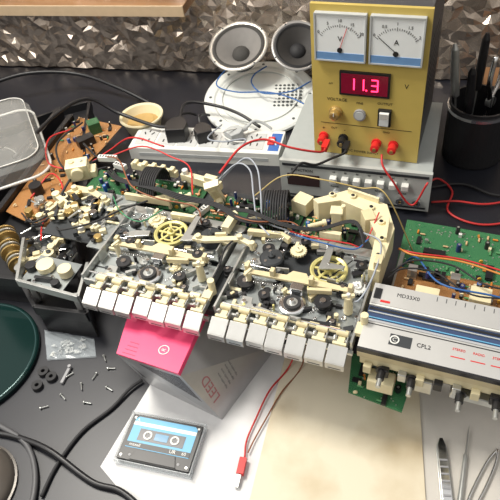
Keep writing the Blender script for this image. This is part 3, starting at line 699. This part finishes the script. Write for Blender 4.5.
lead("crocodile_clip_lead","red crocodile clip lead running across the paper","cable",[(5.5,52.5,4),(3.2,49.5,.6),(-.2,46,.5),(-2.6,42,.5),(-4.2,39,.5),(-4.7,36.6,.6)],.13,redw,
     lambda m:(m.box((-5.2,35.4,.7),(.9,2.2,.8),red,rz=-18),m.box((-5.9,33.6,.6),(.55,1.6,.35),steel,rz=-20,rx=8)))
lead("wire","thin dark red wire running across the paper","cable",[(6.6,52,4),(4.8,49,.5),(1.4,45.4,.5),(-1.2,41.8,.5),(-3.2,38.9,.5),(-4.2,37.2,.6)],.1,brownw)
lead("power_cable","black cable snaking across the dark desk","cable",[(-18.6,50.9,.6),(-20.5,49.6,.6),(-23,47,.4),(-27,44,.4),(-30,39.5,.4),(-31.5,35.5,.4)],.25,rubber)
lead("power_cable","black cable snaking across the dark desk","cable",[(-40,46,.5),(-36,44.5,.6),(-31,41.5,1.1),(-25,36.5,.5),(-21,34.6,.5),(-17.5,31,.5),(-14,26,.5)],.42,black)
lead("power_cable","dark grey cable coiled on the desk","cable",[(-43,49,.6),(-38.5,46.4,.6),(-34.5,43,.6),(-32.6,38,.6),(-33,33,.6),(-36,31,.6)],.4,mat("dark grey sheath",(.09,.09,.095),.5))
lead("speaker_wire","thin blue speaker wire looping over the round grille","cable",[(2,128,8),(-2,125,5),(2,121,4.6),(9,119,4.5),(14,115,4.5),(18,110,4)],.16,bluew)
lead("speaker_wire","thin blue speaker wire looping over the round grille","cable",[(10,126,7),(7,125,6),(6,123,5),(8,118,5.0),(14,117,5.0),(19,120,5)],.16,bluew)
lead("power_cable","black cable running behind the power strip","cable",[(-42,98,11),(-36,111,11),(-30,118,10),(-24,117,6),(-16,112,4.5),(-12,110.5,5)],.4,black)
lead("power_cable","black cable running behind the power strip","cable",[(-11,111,5.2),(-9,117,6),(-3,116,5),(2,112,4.5),(6,108,3)],.35,black)
lead("power_cable","black cable lying along the foil-lined wall","cable",[(-60,138,6),(-48,140,7),(-36,140,5),(-26,134,3),(-18,128,.6)],.5,black)
lead("wire","red hook-up wire above the brown circuit board","cable",[(-33,110,8),(-37,106,9),(-36,98,8.5),(-30,96,8),(-24,97,10),(-18,92,15.5),(-12,87,16)],.16,redw)
lead("wire","black hook-up wire above the brown circuit board","cable",[(-31,112,8),(-35,104,9),(-33,96,8.5),(-28,94,8.4),(-24,92,10)],.2,rubber)
lead("wire","black hook-up wire bundle over the mechanism","cable",[(-30,104,8),(-27,98,9),(-25,92,12),(-28,86,14),(-31,80,12),(-29,74,11.5)],.22,rubber)
lead("wire","white hook-up wire beside the power strip","cable",[(2,106,5),(-2,102,7),(0,97,8),(5,93,10),(7,90,12),(7,84,15)],.14,white)
lead("wire","grey hook-up wire beside the power strip","cable",[(-2,108,5),(-5,101,7),(-2,96,9),(2,90,13),(1,84,15.5)],.16,greyw)

# ============================================================ POWER STRIP
st_=thing("power_strip","white multi-socket power strip with blue switch end","power strip",(-22.3,107.8,0),-18.5)
mb=MB();mb.box((16.2,4,1.5),(32.5,8,3),white);mb.box((31,4,3.02),(2.2,6,.1),blue);mb.box((16.2,-.02,1.5),(28,.1,.8),lgrey);part(mb,"housing",st_,.5)
sk=MB().box((0,0,.05),(4.2,5.4,.12),mat("socket grey white",(.55,.56,.55),.4));
for x,y,rz in((-.9,1.2,25),(.9,1.2,-25),(0,2.1,0),(-.7,-1.2,0),(.7,-1.2,0)):sk.box((x,y,.13),(.28,.95,.06),black,rz=rz)
s0=part(sk,"socket",st_,.04,None,(3,4,3))
for i in range(1,6):copyobj(s0,st_,(3+i*4.75,4,3))
part(MB().box((0,0,.3),(1.4,2.2,.6),red,rx=8),"switch",st_,.08,"red rocker switch",(30.2,4,2.9))
def plug(x,y,z,rz,m,l,s=1):
    mb=MB();mb.prism([(-1.6*s,-1.6*s),(1.6*s,-1.6*s),(1.9*s,.5*s),(.9*s,2.2*s),(-.9*s,2.2*s),(-1.9*s,.5*s)],0,2.6*s,m)
    mb.cyl((0,2.8*s,1.5*s),.6*s,1.8*s,m,12,rx=90);mb.tube([(0,3.5*s,1.5*s),(.4,5,2.4),(1.6,6.6,1.6),(3,7.6,.4)],.32,m)
    solo(mb,"power_plug",l,"plug",(x,y,z),rz,.2)
plug(-11.5,108.6,3.15,-10,black,"large black plug pushed into the power strip",1.25)
plug(-6.0,106.6,3.15,10,black,"black plug pushed into the power strip")
plug(.2,104.6,3.15,-60,lgrey,"light grey plug pushed into the power strip",.9)

# ============================================================ SPEAKERS, GRILLE
gp=mat("pale grille plastic",(.70,.72,.69),.4,var=.04)
mb=MB();mb.lathe([(12.9,0),(12.9,.6),(12.4,.9),(10.6,.9),(10.2,.6),(4,1.0),(.001,1.1)],(0,0,0),gp,64)
slot=mat("grille slot dark",(.08,.09,.09),.6)
for row in range(7):
    for i in range(9-abs(row-3)):
        x=3.6+(i)*.95;y=-3.6+row*1.15
        if x*x+y*y<96:mb.cyl((x,y,.93),.32,.14,slot,8)
for i in range(8):
    a=i*pi/4;mb.cyl((11.4*math.cos(a),11.4*math.sin(a),.92),.35,.1,slot,8)
mb.ring([(8.6,.7),(9,.7),(9,1.05),(8.6,1.05)],(0,0,0),gp,60)
o=solo(mb,"speaker_grille","large round pale plastic speaker grille lying on the desk","speaker grille",(7.4,121.0,1.9),-18)
o.rotation_euler=(rad(8),0,rad(-12))
def speaker(loc,rot,r,cone,l,sur,met):
    sp=thing("loudspeaker",l,"speaker",loc,0,);sp.rotation_euler=[rad(a) for a in rot]
    mb=MB();mb.lathe([(r*.45,-r*.70),(r*.45,-r*.5),(r*.55,-r*.46),(r*.95,-.1),(r,0),(r,.25),(r*.9,.25),(r*.86,0)],(0,0,0),met,48,smooth=True)
    mb.lathe([(.01,-r*.71),(r*.5,-r*.71),(r*.5,-r*.5)],(0,0,0),dark,30)
    for i in range(4):a=pi/4+i*pi/2;mb.cyl((r*.95*math.cos(a),r*.95*math.sin(a),.26),.22,.08,dark,8)
    part(mb,"basket",sp,0,"pressed steel basket")
    mb=MB();mb.ring([(r*.76,.05),(r*.82,.35),(r*.9,.1),(r*.82,0)],(0,0,0),sur,40);part(mb,"surround",sp)
    mb=MB();mb.lathe([(r*.78,.08),(r*.52,-r*.20),(r*.28,-r*.42)],(0,0,0),cone,40,smooth=True)
    for q in(.68,.56,.44):mb.ring([(r*q,-r*(.78-q)*.95+.12),(r*q+.1,-r*(.78-q)*.95+.22),(r*q+.1,-r*(.78-q)*.95+.02)],(0,0,0),cone,40)
    part(mb,"cone",sp)
    mb=MB();mb.lathe([(r*.3,-r*.40),(r*.26,-r*.30),(r*.14,-r*.22),(.001,-r*.20)],(0,0,0),sur,30,smooth=True);part(mb,"dust_cap",sp)
speaker((4.2,127.6,12.0),(24,0,-20),6.8,mat("grey paper cone",(.22,.21,.20),.6),"round grey cone loudspeaker leaning by the foil-lined wall",mat("dark grey foam",(.05,.048,.045),.8),mat("bare speaker metal",(.62,.60,.56),.28,.7))
speaker((17.2,124.4,11.6),(34,14,-20),6.0,mat("dark paper cone",(.05,.047,.045),.6),"dark cone loudspeaker leaning behind the power supply",rubber,mat("grey speaker metal",(.38,.37,.36),.35,.6))

# ============================================================ TUB
tub=thing("parts_tub","shallow cream tub of amber paste behind the circuit board","tub",(-19.6,118.6,0),0)
part(MB().lathe([(3.6,0),(4.6,3.4),(5.0,3.6),(4.9,3.9),(4.3,3.7),(3.5,1.6),(.01,1.5)],(0,0,0),mat("cream tub",(.74,.66,.44),.45,var=.05),32),"tub_body",tub)
part(MB().lathe([(3.7,1.9),(2.5,2.6),(.01,2.3)],(0,0,0),mat("amber paste",(.50,.33,.12),.5,bump=.6),20),"paste",tub)
# ============================================================ LEFT STEREO SHELL + BROWN BOARD
sl=thing("stereo_cabinet_part","open black stereo housing with brown circuit board and steel frame","stereo part",(0,0,0),0)
shell=[(-62,84),(-60,112),(-38,122),(-31,123.5),(-31,108),(-29,96),(-30,78),(-26,60.5),(-34.5,63.5),(-38,70),(-50,74)]
mb=MB().prism(shell,0,4.6,black)
for i in range(len(shell)):
    a=Vector(shell[i]).to_3d();b_=Vector(shell[(i+1)%len(shell)]).to_3d()
    d=b_-a;mb.box(((a+b_)/2+Vector((0,0,5.4))),(d.length,.7,2.0),black,rz=math.degrees(math.atan2(d.y,d.x)))
for a,b_,z in(((-50,82),(-37,120),6.4),((-46.5,82),(-34.2,117),6.0)):
    a=Vector((*a,z));b_=Vector((*b_,z));d=b_-a;mb.box((a+b_)/2,(d.length,1.1,3),black,rz=math.degrees(math.atan2(d.y,d.x)))
for x,y,rz in((-55,90,70),(-54,98,70),(-48,92,70)):mb.box((x,y,5.2),(7,1,1.4),dark,rz=rz)
mb.lathe([(7.5,4.6),(7.5,5.6),(7.2,5.9),(1,5.9),(.6,6.6),(.01,6.6)],(-51,104,0),dark,48)
mb.ring([(6.6,5.9),(6.9,5.9),(6.9,6.05),(6.6,6.05)],(-51,104,0),steel,48)
part(mb,"housing",sl,.1)
bp=[(-43.5,88),(-35.5,112),(-32.6,117),(-23,111),(-27,103),(-31.5,96),(-33,79)]
def inpoly(x,y,p=bp):
    c=False
    for i in range(len(p)):
        x1,y1=p[i];x2,y2=p[i-1]
        if (y1>y)!=(y2>y) and x<(x2-x1)*(y-y1)/(y2-y1)+x1:c=not c
    return c
mb=MB().prism(bp,6.2,6.38,pcbb);populate(mb,-43,-23.5,80,117,6.38,300,14,inside=inpoly)
mb.box((-30,106,7.3),(3.5,2,1.8),black,rz=30);mb.box((-28.5,110.5,7.6),(2.4,2.4,2.4),pcbg,rz=20);mb.cyl((-38,92,7.4),1.2,2.2,black)
mb.box((-36,84,5.4),(1.5,1.5,1.8),steel);mb.box((-29,108,5.4),(1.2,1.2,1.8),steel)
part(mb,"circuit_board",sl,0,"brown circuit board with scattered components")
st2=MB()
for a,b_ in(((-36,65.5),(-26,60.2)),((-36,65.5),(-36.5,75)),((-26,60.2),(-25.2,67))):
    a=Vector((*a,10));b_=Vector((*b_,10));d=b_-a;st2.box((a+b_)/2,(d.length,.5,1.4),steel,rz=math.degrees(math.atan2(d.y,d.x)))
st2.box((-34.6,66,7.2),(.8,.8,4.6),steel);st2.box((-27,61.6,7.2),(.8,.8,4.6),steel)
st2.box((-31.3,67,9.4),(8,6,.2),steel2,rz=-27)
st2.cyl((-32,68,10.2),1.4,1.0,ivory,20);st2.cyl((-28.6,66,10.4),1.1,1.4,ivory,20);st2.cyl((-34.4,68.5,10),.9,1.2,black,16);st2.cyl((-30,64,10),.7,1,black,16);st2.box((-32,65.4,10),(3,.5,.9),black,rz=-20)
for i in range(12):st2.cyl((random.Random(i).uniform(-34.5,-28),random.Random(i+50).uniform(64,70),9.7),.25,.4,chrome,10)
part(st2,"steel_frame",sl,.05,"steel side frame with ivory wheels")
for x,y,r in((-42,80.5,2.0),(-40.6,77.0,1.8),(-39,74,1.6)):
    mb=MB()
    for k in range(3):mb.cyl((0,-.9+k*.9,0),r,.35,gold if k%2==0 else steel,28,rx=90);
    mb.cyl((0,0,0),r*.4,3,steel,14,rx=90)
    part(mb,"tuning_drum",sl,0,"gold coloured ribbed drum",(x,y,6.5),25)
for (x,y,l,rz) in((-33.6,84.5,6,50),(-31.5,76,4.8,70),(-34.5,72,4,10)):
    mb=MB().box((0,0,0),(l,.9,1.1),ivory).cyl((l/2,0,.2),.9,1.3,ivory,20).cyl((-l/2,0,.2),.65,1.6,ivory,16).box((0,.6,.6),(1.2,.9,.7),ivory2).cyl((l/2,0,1),.4,.3,dark,12)
    part(mb,"plastic_lever",sl,.1,"ivory plastic lever",(x,y,8.2),rz)
mb=MB();R=random.Random(91)
for i in range(90):
    x=R.uniform(-38,-27);y=R.uniform(70,88)
    if not inpoly(x,y,shell):continue
    k=R.random();z=R.uniform(6.5,8.5)
    if k<.4:mb.box((x,y,z),(R.uniform(.6,2.6),R.uniform(.3,.9),R.uniform(.4,1.6)),R.choice([black,dark,steel]),rz=R.uniform(0,180))
    elif k<.6:mb.cyl((x,y,z),R.uniform(.25,.8),R.uniform(.6,1.4),R.choice([steel,black,gold]),14)
    elif k<.85:mb.cyl((x,y,z),.15,R.uniform(1.5,3.5),R.choice([steel,chrome]),8,rx=90,rz=R.uniform(0,180))
    else:mb.box((x,y,z),(1,.7,1),ivory2,rz=R.uniform(0,90))
mb.box((-33,76,6),(7,12,.3),dark)
part(mb,"linkage",sl,.02,"steel and black mechanical linkages")["kind"]="stuff"
for pts,m in (([(-39,90,7),(-35,94,9),(-32,88,9),(-35,82,8),(-34,75,9.5)],redw),([(-40,86,7),(-36,80,9.5),(-31,83,10),(-30,90,9)],rubber),([(-39,85,7),(-35,79,9.8),(-30.4,82,10.4),(-29.4,89,9)],rubber),([(-37,78,8),(-33,73,11),(-29,76,11),(-27,72,12)],rubber)):
    part(MB().tube(pts,.16,m,6,7),"wire",sl)

# clear dust cover resting on the black rails
bk=thing("dust_cover","clear plastic dust cover with pale rim resting on black housing","cover",(-50.5,105,8.0),18)
clear=mat("clear cover plastic",(.88,.88,.84),.05,alpha=.20,var=.02,spec=1)
rim=mat("pale clear edge",(.80,.80,.76),.2,alpha=.75)
def rr(w,d,r,n=6):
    o=[]
    for cx,cy,a0 in((w-r,d-r,0),(-w+r,d-r,90),(-w+r,-d+r,180),(w-r,-d+r,270)):
        for i in range(n+1):
            a=rad(a0+90*i/n);o.append((cx+r*math.cos(a),cy+r*math.sin(a)))
    return o
lv=[(12,13.5,4,0),(11.8,13.3,4,2.6),(11.0,12.5,3.6,3.8),(9.6,11.1,3,4.3)]
vs=[];n=len(rr(1,1,.5))
for w_,d_,r_,z_ in lv:vs+=[(x,y,z_) for x,y in rr(w_,d_,r_)]
fs=[(l*n+i,l*n+(i+1)%n,(l+1)*n+(i+1)%n,(l+1)*n+i) for l in range(len(lv)-1) for i in range(n)]
fs.append(tuple(range((len(lv)-1)*n,len(lv)*n)))
part(MB().add(vs,fs,clear,smooth=False),"cover_shell",bk)
for (w_,d_,r_,z_),t in((lv[0],.28),(lv[2],.12)):
    p=[(x,y,z_+.2) for x,y in rr(w_,d_,r_)];p.append(p[0]);part(MB().tube(p,t,rim,6,1),"rim",bk)
R=random.Random(7)
for i in range(14):
    a=R.uniform(0,2*pi);q=R.uniform(0,6.0);m=R.choice([steel,lgrey,black,steel])
    mb=MB();mb.box((0,0,0),(R.uniform(2.5,5),.5,.3),m,rx=R.uniform(-20,20),ry=R.uniform(-8,8));mb.cyl((0,0,.2),.6,.3,m,12)
    solo(mb,"metal_clip","small loose metal clip under the clear dust cover","clip",(-51+q*math.cos(a),104+q*math.sin(a),7.6+i*.12),R.uniform(0,180),.04,"loose clips under the cover")

# ============================================================ DISC, BAG, SMALL PARTS
teal=mat("glossy dark green",(.006,.024,.022),.09,.2,scale=10)
dc=thing("glossy_disc","thin glossy dark green disc lying on the dark desk","disc",(-46.4,59.8,0),0)
part(MB().lathe([(10.9,.05),(11.1,.3),(11.1,.8),(10.9,1.0),(3.4,1.0),(3.3,1.08),(1.6,1.08),(.8,1.0),(.01,.9)],(0,0,0),teal,90),"disc_plate",dc)
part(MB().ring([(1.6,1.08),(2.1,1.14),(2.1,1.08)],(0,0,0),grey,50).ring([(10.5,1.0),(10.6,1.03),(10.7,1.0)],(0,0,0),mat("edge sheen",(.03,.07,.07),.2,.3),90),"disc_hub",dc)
R=random.Random(5);mb=MB();n=10;vs=[];fs=[]
q=[Vector((-35.0,63.4,0)),Vector((-26.6,60.2,0)),Vector((-26.0,56.6,0)),Vector((-33.8,57.4,0))]
for lay in(0,1):
    for j in range(n+1):
        for i in range(n+1):
            a=q[0].lerp(q[1],i/n);b_=q[3].lerp(q[2],i/n);p=a.lerp(b_,j/n)
            e=min(i,n-i,j,n-j)/n*2
            vs.append((p.x,p.y,.1+lay*(.1+1.1*e+R.uniform(0,.35))))
for lay in(0,1):
    o_=lay*(n+1)**2
    for j in range(n):
        for i in range(n):
            k=o_+j*(n+1)+i;fs.append((k,k+1,k+n+2,k+n+1))
mb.add(vs,fs,mat("clear film",(.60,.66,.70),.12,alpha=.28))
bg=thing("zip_bag","clear plastic bag of small screws on the desk","bag",(0,0,0),0)
part(mb,"bag_film",bg)
mb=MB()
for i in range(26):
    x=R.uniform(-33,-28);y=R.uniform(57.8,60.4);mb.cyl((x,y,.35),.12,.9,steel,8,rx=90,rz=R.uniform(0,180));mb.cyl((x,y,.5),.25,.15,steel,10)
part(mb,"screws",bg)["kind"]="stuff"
rl=MB().ring([(.3,0),(.85,0),(.85,.7),(.3,.7)],(0,0,0),rubber,22)
r0=None
for i,(x,y) in enumerate(((-34.0,55.2),(-34.6,52.8),(-32.6,54.0))):
    if r0 is None:r0=solo(rl,"rubber_roller","small black rubber roller loose on the desk","roller",(x,y,0),0,.05,"loose rubber rollers")
    else:copyobj(r0,None,(x,y,0))
scr=MB().cyl((0,0,.12),.1,1.1,steel,8,rx=90).cyl((0,.6,.14),.22,.16,steel,12,rx=90)
s0=None
for x,y,rz in((-24.6,56,20),(-23.4,54,80),(-26,53,-30),(-27.8,51.5,10),(-23.5,50.4,50),(-29.8,54.0,120),(-26.6,48.6,70),(-30.4,50.2,40),(-33,49,100)):
    if s0 is None:s0=solo(scr,"screw","tiny steel screw loose on the dark desk","screw",(x,y,.14),rz,0,"loose screws")
    else:copyobj(s0,None,(x,y,.14),rz)
solo(MB().box((0,0,.3),(.5,3.0,.5),grey).cyl((0,1.4,.6),.3,.4,grey),"plastic_pin","small grey plastic pin lying on the dark desk","pin",(-30.4,54,0),-20,.1)

# ============================================================ BOTTOM CORNER ITEMS
po=thing("metal_dome_base","low dull grey domed metal base among dark cables","base",(-41.5,38.2,0),0)
part(MB().lathe([(6,0),(6,.6),(5.6,1.4),(4.4,2.3),(2.6,2.9),(1,3.1),(.01,3.1)],(0,0,0),mat("dull domed metal",(.17,.15,.13),.35,.5),48,smooth=True),"dome_shell",po)
part(MB().ring([(5.9,.05),(6.3,.05),(6.3,.4),(5.9,.5)],(0,0,0),mat("worn rim metal",(.14,.13,.12),.35,.6),48),"rim",po)

# ============================================================ TWEEZERS AND PICKS
def two(p,q):
    d=Vector(q)-Vector(p);return (p[0],p[1],0.0),math.degrees(math.atan2(d.y,d.x)),d.length
p,rz,L=two((20.8,35.2),(18.6,25.8))
mb=MB().prism([(0,-.25),(1.2,-.7),(L,-.75),(L,.75),(1.2,.7),(0,.25)],.1,.35,steel);mb.prism([(0,-.2),(1,-.5),(L,-.6),(L,.6),(1,.5),(0,.2)],.55,.75,chrome)
for i in range(6):mb.box((3+i*.9,0,.8),(.25,1,.08),grey)
mb.box((L-.3,0,.45),(.7,1.3,.5),steel)
solo(mb,"tweezers","broad steel tweezers with ribbed grips lying on pale sheet","tweezers",(p[0],p[1],.06),rz,.04)
p,rz,L=two((25.0,36.5),(19.6,25.5))
mb=MB().lathe([(.02,0),(.12,1.5),(.14,4),(.3,4.4),(.32,L)],(0,0,.34),steel,14,ry=90);solo(mb,"metal_pick","slim steel pick lying on pale sheet","pick",(p[0],p[1],.06),rz)
p,rz,L=two((27.3,32.8),(20.3,25.2))
mb=MB()
for sgn in(-1,1):mb.tube([(0,.04*sgn,.25),(2.5,.5*sgn,.3),(L*.7,.55*sgn,.3),(L,.1*sgn,.3)],.16,chrome,6,5)
mb.box((L,0,.3),(1.6,.6,.3),chrome)
solo(mb,"tweezers","fine pointed steel tweezers lying on pale sheet","tweezers",(p[0],p[1],.06),rz)

# ============================================================ TOOL HOLDER
ph_=thing("tool_holder","black cylindrical holder beside the power supply","holder",(46.0,92.6,0),0)
part(MB().lathe([(5.4,0),(5.6,.4),(5.6,12),(5.2,12),(5.2,.8),(.01,.7)],(0,0,0),mat("dark grey metal can",(.035,.035,.038),.35,.4),40),"holder_body",ph_)
part(MB().ring([(5.55,10.6),(5.8,10.6),(5.8,11.2),(5.55,11.2)],(0,0,0),chrome,40),"metal_band",ph_)
def tool(x,y,rx,ry,L,m,name,l):
    mb=MB().lathe([(.2,-.1),(.2,L*.5),(.25,L*.5),(.75,L*.52),(.85,L*.7),(.7,L*.95),(.3,L)],(0,0,0),m,16)
    mb.lathe([(.22,-.12),(.22,L*.51)],(0,0,0),steel,10)
    o=solo(mb,name,l,"tool",(x,y,1),0);o.rotation_euler=(rad(rx),rad(ry),0)
tool(44.0,91.6,6,-6,20,black,"screwdriver","black handled screwdriver standing in the black holder")
tool(46.0,95.4,-3,2,22,black,"screwdriver","black handled screwdriver standing in the black holder")
tool(48.8,90.8,6,6,19,lgrey,"screwdriver","grey handled screwdriver standing in the black holder")
tool(43.4,94.5,-6,-6,21,steel,"metal_rod","bare steel rod tool standing in the black holder")
mb=MB()
for sg in(-1,1):
    mb.tube([(.3*sg,0,0),(.4*sg,0,9),(1.5*sg,0,13),(1.3*sg,0,18)],.5,chrome,8,5)
mb.cyl((0,0,9),1.1,.9,steel,20,rx=90)
o=solo(mb,"pliers","steel pliers standing in the black holder","tool",(48.2,93.6,1.2),0);o.rotation_euler=(rad(-3),rad(6),rad(30))
solo(MB().box((0,0,4),(12,9,8),mat("brown cardboard",(.24,.12,.05),.7)).box((0,-4.52,4),(3,.06,8),mat("parcel tape",(.45,.30,.12),.3)),"cardboard_box","small brown cardboard box behind the tool holder","box",(58,104,0),-20,.1)

# ============================================================ LIGHT, CAMERA
def area(n,loc,tgt,size,power,col):
    L=bpy.data.lights.new(n,'AREA');L.size=size;L.energy=power;L.color=col
    o=bpy.data.objects.new(n,L);COL.objects.link(o);o.location=loc
    o.rotation_euler=(Vector(tgt)-Vector(loc)).to_track_quat('-Z','Y').to_euler()
area("ceiling_light",(-.55,.95,1.45),(-.10,.68,0),.4,28,(1,.95,.86))
area("left_light",(-1.5,.3,1.3),(0,.7,.1),.9,13,(1,.97,.92))  # broad soft light added from the left, no actual window there
w=bpy.data.worlds.new("w");bpy.context.scene.world=w;w.use_nodes=True
nt=w.node_tree;bgn=nt.nodes["Background"]
tc=nt.nodes.new("ShaderNodeTexCoord");sx=nt.nodes.new("ShaderNodeSeparateXYZ");nt.links.new(tc.outputs["Generated"],sx.inputs[0])
mr=nt.nodes.new("ShaderNodeMapRange");mr.inputs[1].default_value=-1;mr.inputs[2].default_value=1;nt.links.new(sx.outputs["Z"],mr.inputs[0])
cr=nt.nodes.new("ShaderNodeValToRGB");e=cr.color_ramp.elements
e[0].position=.3;e[0].color=(.10,.08,.06,1);e[1].position=.95;e[1].color=(1,.98,.95,1)
k=e.new(.55);k.color=(.30,.26,.22,1);k=e.new(.75);k.color=(.78,.75,.71,1)
nt.links.new(mr.outputs[0],cr.inputs[0]);nt.links.new(cr.outputs[0],bgn.inputs[0]);bgn.inputs[1].default_value=.75
cam=bpy.data.cameras.new("camera");cam.sensor_width=36;cam.lens=43.2;cam.clip_start=.01
co=bpy.data.objects.new("camera",cam);COL.objects.link(co)
r=rad(8.5);s=c=math.sqrt(.5)
Rr=Vector((math.cos(r),-math.sin(r)*s,-math.sin(r)*c));Uu=Vector((math.sin(r),math.cos(r)*s,math.cos(r)*c));Ff=Vector((0,c,-s))
co.matrix_world=Matrix(((Rr.x,Uu.x,-Ff.x,0),(Rr.y,Uu.y,-Ff.y,0),(Rr.z,Uu.z,-Ff.z,.75),(0,0,0,1)))
bpy.context.scene.camera=co
bpy.context.scene.view_settings.view_transform='Standard'
